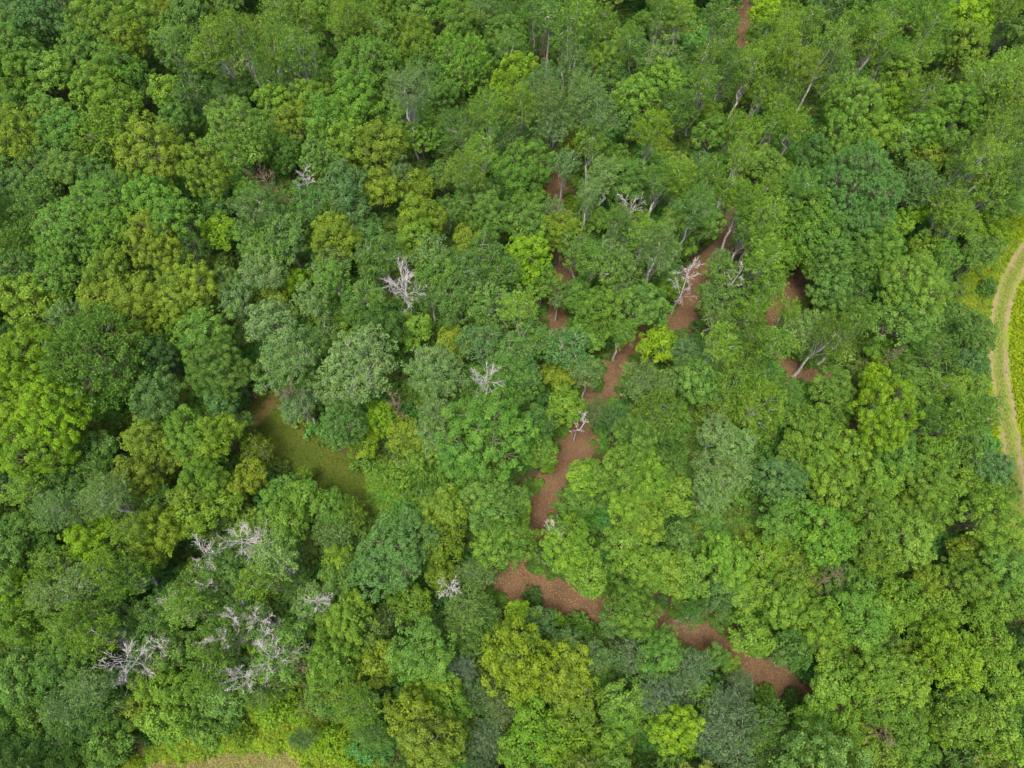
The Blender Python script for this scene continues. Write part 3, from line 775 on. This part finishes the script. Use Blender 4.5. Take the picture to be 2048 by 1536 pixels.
8: """80 380 220 Ry,640 100 250 Ry,650 290 220 Ro,620 450 170 Ro,820 440 190 Wp,760 640 230 Wp,870 650 200 Wg,460 580 230 Ry,260 770 220 Wp,120 640 260 Ry,350 680 150 Wp,80 870 260 Ry,
520 880 330 Rg,260 960 240 Ro,930 130 230 Rg,950 260 280 Rl,1120 230 230 Ry,1450 420 230 Ry,1150 580 120 Bd,1190 720 200 Rt,1400 740 190 Bl,1340 840 180 Pt,1500 900 180 Pt,
1700 640 300 Rl,1580 680 200 Rt,1900 880 260 Rl,1850 1110 220 Ws,1990 1080 200 Ws,1680 1150 250 Rl,1650 1270 210 Rl,1400 1250 280 Ry,1340 1430 260 Ry,1580 1440 230 Ry,
1140 1270 260 Ry,1060 1440 240 Ry,930 1350 200 Ws,980 1180 180 Ws,830 1130 200 Wp,760 970 160 Ws,870 1450 200 Ws,660 1120 220 Ro,700 1230 240 Ry,460 1230 260 Ro,580 1400 330 Ro,
240 1330 230 Wg,180 1180 220 Ay,1960 1440 200 Rl,1800 130 260 Ry,1680 230 220 Ry,1780 400 300 Ry,1960 430 240 Ry,1990 250 180 Rg,80 1400 150 Bb,160 1480 170 Bb,560 1020 200 Ry,780 800 180 Rd""",
9: """110 200 120 Bg,350 340 260 Ry,150 420 240 Ry,560 320 230 Ry,700 280 230 Ry,680 110 280 Rl,760 420 220 Ry,420 500 240 Rg,490 560 200 Ry,680 600 260 Ry,1100 70 260 Ry,1450 90 260 Ry,
1850 130 280 Ry,1350 230 320 Ry,1260 350 230 Ry,1700 290 200 Ro,1900 370 280 Rl,1720 480 260 Ry,1950 560 220 Ry,1120 490 200 Rg,1330 560 250 Ry,1510 450 170 Ry,1560 620 230 Ry,1400 700 240 Ry,
1810 620 220 Ry,1100 690 320 Rl,900 700 260 Ry,980 560 220 Rg,970 870 250 Ry,480 790 240 Ry,160 690 150 Ag,740 870 200 Rd,670 950 180 Rp,300 880 150 Rg,380 970 120 Ry,160 970 200 Ws,
440 1050 170 Ws,260 1150 200 Rg,380 1230 280 Ws,240 1350 230 Ws,520 1300 260 Wg,420 1450 260 Ws,620 1440 260 Wg,580 1130 130 Bl,740 1180 150 Bd,850 1250 260 Ry,1000 1250 240 Ry,930 1420 260 Ry,
1130 1370 180 Ry,950 1060 250 Ry,1180 970 260 Ry,1330 1010 280 Ry,1230 1140 260 Ry,1440 930 220 Ro,1650 1100 200 Rg,1880 830 240 Ry,1900 1000 250 Ry,1660 1260 240 Ry,1480 1190 200 Ry,
1880 1290 240 Ry,1350 1280 220 Rg,1230 1470 240 Ry,1450 1440 230 Rl,1700 1450 230 Rg,1920 1460 250 Ry,1560 1310 180 Ry,300 560 200 Rt,1130 280 200 Rg,250 100 160 Bl,420 150 180 Bl,360 210 150 Bd,1960 1150 220 Ry,1240 830 200 Rg""",
}
# trees that stand out: tile x y w kind+colour | name used to point at it | full label
MARKS = """1 110 760 260 Ro|the orange-tinged tree|orange-tinged olive broadleaf tree cut by the left edge of the photo
1 620 780 330 Sy|the speckled spiky tree|large speckled yellow-green tree with upright pointed shoots beside two olive crowns
1 870 860 380 Ro|the big olive tree|big olive-gold broadleaf tree left of the narrower olive one
1 1190 980 300 Ro|the tall olive tree|tall narrow olive-gold tree just left of the brown broken snag
1 1350 760 340 Ml|the frosted green tree|broad fresh green domed tree with pale frosted leaf tips, above the broken snag
1 1680 690 210 Ro|the golden-topped tree|olive-gold topped tree right of the pale frosted green dome
1 1240 1330 190 Rb|the lime-topped tree|small bright lime tree below the tall olive tree
1 900 1400 300 Ro|the twiggy olive tree|olive-gold broadleaf tree with brownish bare twigs showing through its crown
2 750 370 340 Sl|the spiky green dome|large saturated green dome of pointed shoots with a dark gap under it
2 430 530 210 Ap|the pale lacy tree|pale yellow lacy tree with pale limbs, left of the spiky green dome
2 1820 760 200 Ab|the lone lime slender tree|bright lime slender tree with bare pale trunk showing below its crown
2 1080 960 300 Rl|the fan-shaped tree|fan-shaped fresh green broadleaf tree left of the long bare trunk
2 1330 930 150 Ap|the long-trunked tree|thin pale slender tree with a long bare trunk rising beside a brown trail patch
2 1570 980 180 Ap|the bent pale tree|pale green slender tree with a bent white trunk, right of the long-trunked one
2 1380 1160 90 Bb|the lime shrub|small bright lime shrub between two pale thin trees
2 1300 1330 210 Ro|the tawny tree|tawny olive-gold tree beside the brown side trail
2 1120 1460 260 Rb|the lime tree mid-photo|bright lime broadleaf tree left of the side trail near the photo centre
2 1870 1450 220 Ap|the white-stemmed tree|pale green slender tree on a clean white stem left of the leaning snag
3 1330 600 220 Rb|the bright lime tree|vivid lime broadleaf tree standing out in the upper right woods
3 1080 1110 440 Mt|the big blue-green dome|broad bluish green dome, largest crown on the right side
3 1870 1290 230 Rb|the trackside lime tree|bright lime rounded tree near where the dirt track enters at the right edge
4 190 300 290 Ro|the amber-topped tree|olive-gold tree with amber top near the left edge above the spiky giant
4 620 620 520 Sl|the spiky giant|giant green tree of radiating pointed shoots left of the grass clearing
4 250 1110 400 Rb|the lime billowing tree|large billowing bright lime broadleaf tree at the left edge below the spiky giant
4 1280 680 330 Rl|the green tree by the clearing|large fresh green broadleaf tree standing at the upper end of the grass clearing
4 1690 180 150 Rb|the small lime tree|small vivid lime tree among grey-green twiggy trees left of centre
4 1900 140 190 Pg|the half-bare tree|half-bare twiggy tree with thick pale trunk left of the white dead tree
4 1960 1000 240 Mt|the blue-green clearing tree|rounded bluish green tree on the right edge of the grass clearing
4 800 1280 240 Ro|the golden round tree|golden olive rounded tree in the lower left below the lime crowns
5 190 660 400 Pp|the grey twiggy tree|large grey-green twiggy tree with pale twigs, above the clearing's blue-green tree
5 600 680 300 Pp|the open twiggy tree|open twiggy tree with exposed pale limbs between grey crown and small white dead tree
5 170 1140 200 Rb|the lime tree by the clearing|bright lime low tree overhanging the right edge of the grass clearing
5 890 1060 480 Rl|the big bright green tree|big bright green broadleaf tree left of the brown trail at photo centre
5 1500 710 190 Pp|the tree over the trail|pale twiggy tree leaning over the brown trail fork
5 1290 310 160 Pp|the pale trailside tree|thin pale tree with a slanting white trunk over the side trail
5 1880 930 260 Wy|the yellowish feathery tree|yellowish feathery tree right of the trail at photo centre
5 1250 1230 110 Rb|the lime bush by the trail|small bright lime leafy tree on the left edge of the brown trail
6 1400 230 340 Ry|the open crowned tree|large open yellow-green broadleaf tree left of the grassy track verge
6 1780 450 260 Mt|the dark trackside tree|dark bluish green rounded tree overhanging the left rut of the dirt track
6 790 450 240 Wp|the drooping pale tree|pale drooping feathery tree above the small brown trail patch
6 1230 990 350 Rb|the lime right-hand tree|bright lime spreading broadleaf tree in the right-hand woods
6 1920 1210 230 Mt|the lower trackside tree|bluish green tree overhanging the lower end of the dirt track
7 530 220 260 Rb|the vivid lime tree|vivid lime rounded tree in the lower left woods
7 1080 610 220 Ay|the yellow round tree|round yellow-green tree between white bare branches in the lower left
7 1740 1330 170 Wt|the grey-blue shrub|rounded grey-blue feathery small tree standing among lime weeds near the bottom edge
8 350 320 420 Mt|the dense blue-green dome|dense bluish green dome of tight tufts left of the small white dead tree
8 1330 270 300 Ry|the tree above the brown patch|broad yellow-green tree directly above the wide brown trail patch
8 1070 680 170 Rb|the lime tree below the patch|bright lime small tree just below the left end of the wide brown patch
8 1080 900 360 Rm|the mustard tree|large mustard-yellow broadleaf tree left of its mustard neighbour
8 1350 1010 350 Rm|the right mustard tree|large mustard-yellow broadleaf tree right of its mustard twin
8 1290 660 100 Rb|the yellow sapling|small yellowish sapling on the lower edge of the wide brown patch
8 1720 900 220 Ws|the silvery tree|silvery blue-green feathery tree below the brown patches at right of centre
8 1950 1300 280 Rb|the lime bottom tree|bright lime broadleaf tree near the bottom edge right of the centre
9 900 220 340 Rl|the fresh green clump tree|large fresh green broadleaf tree in the lower right woods beside dark gaps
9 1640 900 340 Rb|the billowing lime tree|billowing bright lime broadleaf tree near the lower right corner"""
# dead ones: tile x y w | wood | pointer | label
DEAD = """1 1505 1010 170 n|the brown broken snag|brown broken snag with splintered limbs in the upper left woods
1 1720 960 120 w|the thin grey snag|thin grey dead treetop right of the brown broken snag
5 415 170 220 w|the white dead tree|tall white dead tree with a full fan of bare branches left of centre
5 855 720 180 w|the small white dead tree|white dead tree with bare fan crown just above the big bright green tree
5 1440 915 65 w|the white twigs on the trail|small white dead sapling sticking up beside the brown trail
5 300 830 110 n|the reddish dead sapling|reddish brown dead sapling in the gap below the grey twiggy tree
6 165 100 160 w|the leaning white snag|white dead tree with bare fan crown standing over the brown trail
6 440 125 90 w|the grey bare top|small grey bare treetop right of the leaning white snag
6 1335 580 90 n|the fallen bare branches|bare brown-grey dead branches poking out of shrubs left of the dark trackside tree
2 1740 1180 150 w|the dead-topped tree|dead-topped pale tree with spreading bare twigs above the white-stemmed tree
7 1375 205 240 w|the bleached dead crown|bleached dead tree with dense bare crown in the lower left woods
7 1150 285 170 w|the grey dead twigs|grey dead tree left of the larger bleached dead crown
7 1170 475 100 w|the short white snag|short white dead treetop below the grey dead twigs
7 905 565 100 w|the left white twigs|small white dead top just left of the yellow round tree
7 970 655 110 w|the white twigs by the yellow tree|white dead branches at lower left of the yellow round tree
7 1330 625 130 w|the forked white snag|forked white dead treetop right of the yellow round tree
7 1430 685 130 w|the starry white snag|star-shaped white dead treetop above the widest white bare limbs
7 1235 780 150 w|the sparse grey snag|sparse grey dead treetop below the forked white snag
7 1535 765 150 w|the thick white limbs|thick white dead limbs just above the widest spread of bare branches
7 1570 860 260 w|the widest bare crown|widest white dead crown with spreading crooked limbs in the lower left
7 1360 1000 190 w|the low white limbs|white dead limbs spreading low beside a yellow slender tree near the bottom
7 1660 990 110 n|the brown dead top|brownish dead treetop below the widest white bare crown
7 700 935 250 w|the white dead tree bottom left|bleached white dead tree with dense feathery branches at bottom left
7 860 870 130 w|the thin bare stem|thin bare grey tree just right of the bottom-left bleached tree
7 1780 590 120 w|the pale bare sprig|small pale dead top on a thin tree right of the dark gap
8 700 490 125 w|the round white dead tree|small round white dead tree right of the dense blue-green dome
8 1300 130 120 w|the bare tree by the trail|bare grey twiggy sapling just right of the trail's lower end
4 1650 775 150 n|the rusty bare limbs|rusty broken bare limbs at the top end of the grass clearing
9 985 475 120 n|the brown bare twigs|brownish bare treetop in a dark gap of the lower right woods
9 1280 1350 110 n|the bare sticks|bare brown sticks in a gap near the bottom right"""

DEADV = {}
def dead_variant(wm, wood, seed):
    H = float(np.clip(10.0 + wm * .6, 10.5, 13.5))
    return build_dead(wm, H, seed, M_BARK_DEAD if wood == 'w' else M_BARK_BROWN, broken=False)

items = []          # everything with a place in the photograph
def parse(tile, x, y, w, kc):
    ox, oy = TILES[tile]
    return dict(px=ox + x / 2.8444, py=oy + y / 2.8444, w=w / 2.8444, k=kc[0], c=kc[1], ref=None, label=None)
for t, s in CAT.items():
    for tok in s.replace("\n", "").split(","):
        a = tok.split(); items.append(parse(t, float(a[0]), float(a[1]), float(a[2]), a[3]))
for row in MARKS.split("\n"):
    h, ref, lab = row.split("|"); a = h.split()
    d = parse(int(a[0]), float(a[1]), float(a[2]), float(a[3]), a[4]); d['ref'] = ref; d['label'] = lab; items.append(d)
for row in DEAD.split("\n"):
    h, ref, lab = row.split("|"); a = h.split()
    d = parse(int(a[0]), float(a[1]), float(a[2]), float(a[3]), 'D' + a[4]); d['ref'] = ref; d['label'] = lab; items.append(d)

# ---- openings the photograph leaves between the crowns: pixel, pixel, radius
OPEN = [(1492, 20, 12), (1485, 60, 12), (1450, 485, 13), (1395, 560, 20), (1370, 610, 22), (1350, 645, 14), (1250, 705, 19), (1225, 755, 15), (1205, 788, 11), (1155, 880, 28), (1150, 905, 22),
        (1105, 965, 20), (1085, 1010, 24), (1080, 1040, 13), (1112, 388, 11), (1128, 548, 15), (1108, 635, 15), (1092, 125, 7), (1590, 570, 30), (1545, 633, 17), (1590, 738, 28), (1615, 748, 20),
        (1030, 1168, 25), (1080, 1185, 30), (1140, 1205, 28), (1190, 1210, 22), (1430, 1270, 16), (1400, 1265, 12), (1510, 1335, 22), (1560, 1365, 26), (1600, 1385, 16), (1340, 1248, 9),
        (520, 825, 18), (545, 800, 12), (580, 870, 30), (620, 905, 36), (670, 930, 40), (710, 960, 38), (740, 975, 30), (765, 985, 18), (640, 920, 34), (830, 960, 30), (770, 965, 15), (890, 960, 14),
        (560, 1440, 32), (600, 1410, 20), (520, 1470, 26), (655, 1500, 30), (690, 1480, 20), (470, 1510, 32), (380, 1515, 26), (325, 1525, 22), (430, 1515, 26), (560, 1510, 32), (620, 1440, 12), (1940, 582, 40), (1960, 605, 28), (1925, 612, 22), (1985, 540, 15),
        (2000, 700, 18), (2006, 745, 18), (2012, 800, 18), (2025, 900, 16), (2035, 560, 18), (2000, 620, 10), (2040, 970, 8)]
OPEN += [(q['px'], q['py'], q['w'] * .34) for q in items if q['k'] == 'D' and q['w'] > 55 and not (430 < q['px'] < 620 and 1150 < q['py'] < 1370)]
for d in items:
    if d['k'] in 'BD': continue
    f_ = .62 if d['k'] != 'D' else .3
    for _ in range(5):
        for (x, y, r) in OPEN:
            dx, dy = d['px'] - x, d['py'] - y; q = math.hypot(dx, dy) + 1e-3
            need = r * .72 + d['w'] * f_
            if q < need:
                gap = need - q
                d['w'] -= min(gap * .35, d['w'] * .10)
                d['px'] += dx / q * gap * .5; d['py'] += dy / q * gap * .5

# ---- labels that point at one tree: colour and form, then rank in one direction from something easy to find
DIRS = ["right of", "at upper right of", "above", "at upper left of", "left of", "at lower left of", "below", "at lower right of"]
ORD = ["closest", "second closest", "third closest", "fourth closest", "fifth closest", "sixth closest", "seventh closest"]
def size_word(d):
    k = d['w']
    return "small" if k < 62 else ("large" if k > 98 else "")
def describe(d):
    return " ".join(x for x in (size_word(d), PAL[d['c']][0], KIND[d['k']][1]) if x)
anchors = [d for d in items if d['ref']]
plain = [d for d in items if not d['ref']]
for d in plain: d['desc'] = describe(d)
groups = {}
for d in plain: groups.setdefault(d['desc'], []).append(d)
def sector(a, d): return int(round(math.degrees(math.atan2(a['py'] - d['py'], d['px'] - a['px'])) / 45.0)) % 8
for desc, mem in groups.items():
    table = {}
    for ai, a in enumerate(anchors):
        buckets = {}
        for d in mem: buckets.setdefault(sector(a, d), []).append((math.hypot(d['px'] - a['px'], d['py'] - a['py']), id(d)))
        for s, lst in buckets.items():
            for r, (dist, i) in enumerate(sorted(lst)):
                table.setdefault(i, []).append((dist * (1 + 1.2 * r), r, s, ai))
    for d in mem:
        _, r, s, ai = min(q for q in table[id(d)] if q[1] < len(ORD))
        a = anchors[ai]
        d['label'] = f"{desc}, {ORD[r]} {DIRS[s]} {a['ref']}"

# ---- place them
rg_place = np.random.default_rng(5)
def pick(kind, wm):
    vs_ = VAR[kind]
    best = min(abs(math.log(v['w'] / wm)) for v in vs_)
    c = [v for v in vs_ if abs(math.log(v['w'] / wm)) < best + .02]
    return c[rg_place.integers(0, len(c))]
def plant(d):
    x, y, t = at(d['px'], d['py'], 7.5)
    wm = d['w'] * t / FPX
    name, noun, cat, grp = KIND[d['k']]
    if d['k'] == 'D':
        v = dead_variant(wm * .98, d['c'], 700 + int(d['px'] * 7 + d['py']))
        s = 1.0
    else:
        wm *= 1.05 if d['k'] != 'P' else 1.02
        if d['k'] == 'B': wm = min(wm, 3.6)
        v = pick(d['k'], wm); s = wm / v['w']
    sz = s if d['k'] == 'B' else s ** .6
    hz = rg_place.uniform(.88, 1.16) if d['k'] not in 'DB' else 1.0
    x, y, t = at(d['px'], d['py'], v['hc'] * sz * hz)
    root = bpy.data.objects.new(name, None); root.empty_display_size = .5; C.objects.link(root)
    root.location = (x, y, 0); a_ = rg_place.uniform(.88, 1.14) if d['k'] != 'D' else 1.0
    root.scale = (s * a_, s / a_, sz * hz)
    root.rotation_euler = (rg_place.normal(0, .03), rg_place.normal(0, .03), rg_place.uniform(0, 6.283))
    mark(root, d['label'], cat, grp)
    if d['k'] == 'B':
        link("stem", v['trunk'], root); cr = link("foliage", v['crown'], root)
    else:
        link("trunk", v['trunk'], root)
        link("branches", v['branches'], root)
        if d['k'] == 'D':
            if v['twigs']: link("twigs", v['twigs'], root)
            return
        cr = link("crown", v['crown'], root)
    c = np.array(PAL[d['c']][1])
    j = rg_place.normal(0, 1, 3)
    c = c * (1 + .11 * j[0]) * np.array([1 + .05 * j[1], 1, 1 + .12 * j[2]])
    cr.color = (*np.clip(c, .003, .5), 1)
for d in items: plant(d)

# ---- the wood going on outside the frame, one mass
M_EDGE = leaf_material("outer_wood_leaf", 'instancer')
src = []
for v in [VAR['R'][5], VAR['R'][7], VAR['R'][10], VAR['A'][5], VAR['A'][6]]:
    me = v['crown'].copy(); me.materials[0] = M_EDGE
    src.append(bpy.data.objects.new("outer_crown", me))
pts = []
cand = rng.uniform((-110, -38), (110, 122), (5000, 2))
cxy = np.array([[it['px'], it['py']] for it in items])
def to_px(x, y, z):
    vx, vy, vz = x, y, z - CAM_H
    yy = vy * _ct + vz * _st; zz = vy * _st - vz * _ct
    return 1024 + FPX * vx / zz, 768 - FPX * yy / zz
for q in cand:
    u, v_ = to_px(q[0], q[1], 8.0)
    if -25 < u < 2073 and -25 < v_ < 1561: continue
    if not (-420 < u < 2470 and -260 < v_ < 1900): continue
    if inside(MEADOW, q[None])[0] or inside(FIELD, q[None])[0] or inside(WEEDS, q[None])[0] or dist_line(TRACK, q[None])[0] < 2 or dist_line(TRAIL_MAIN, q[None])[0] < 2.5: continue
    if pts and min((q[0] - e[0]) ** 2 + (q[1] - e[1]) ** 2 for e in pts) < 3.6 ** 2: continue
    pts.append(q)
pts = np.array(pts); n = len(pts)
tone = np.array([.065, .12, .014]) * rng.uniform(.75, 1.2, (n, 1)) * np.column_stack([rng.uniform(.65, 1.4, n), np.ones(n), np.ones(n)])
instancer("surrounding_woodland", "mixed green woodland continuing beyond the edges of the photo", "woodland",
          np.column_stack([pts, np.zeros(n)]), rng.uniform(.85, 1.15, n), tone, src)
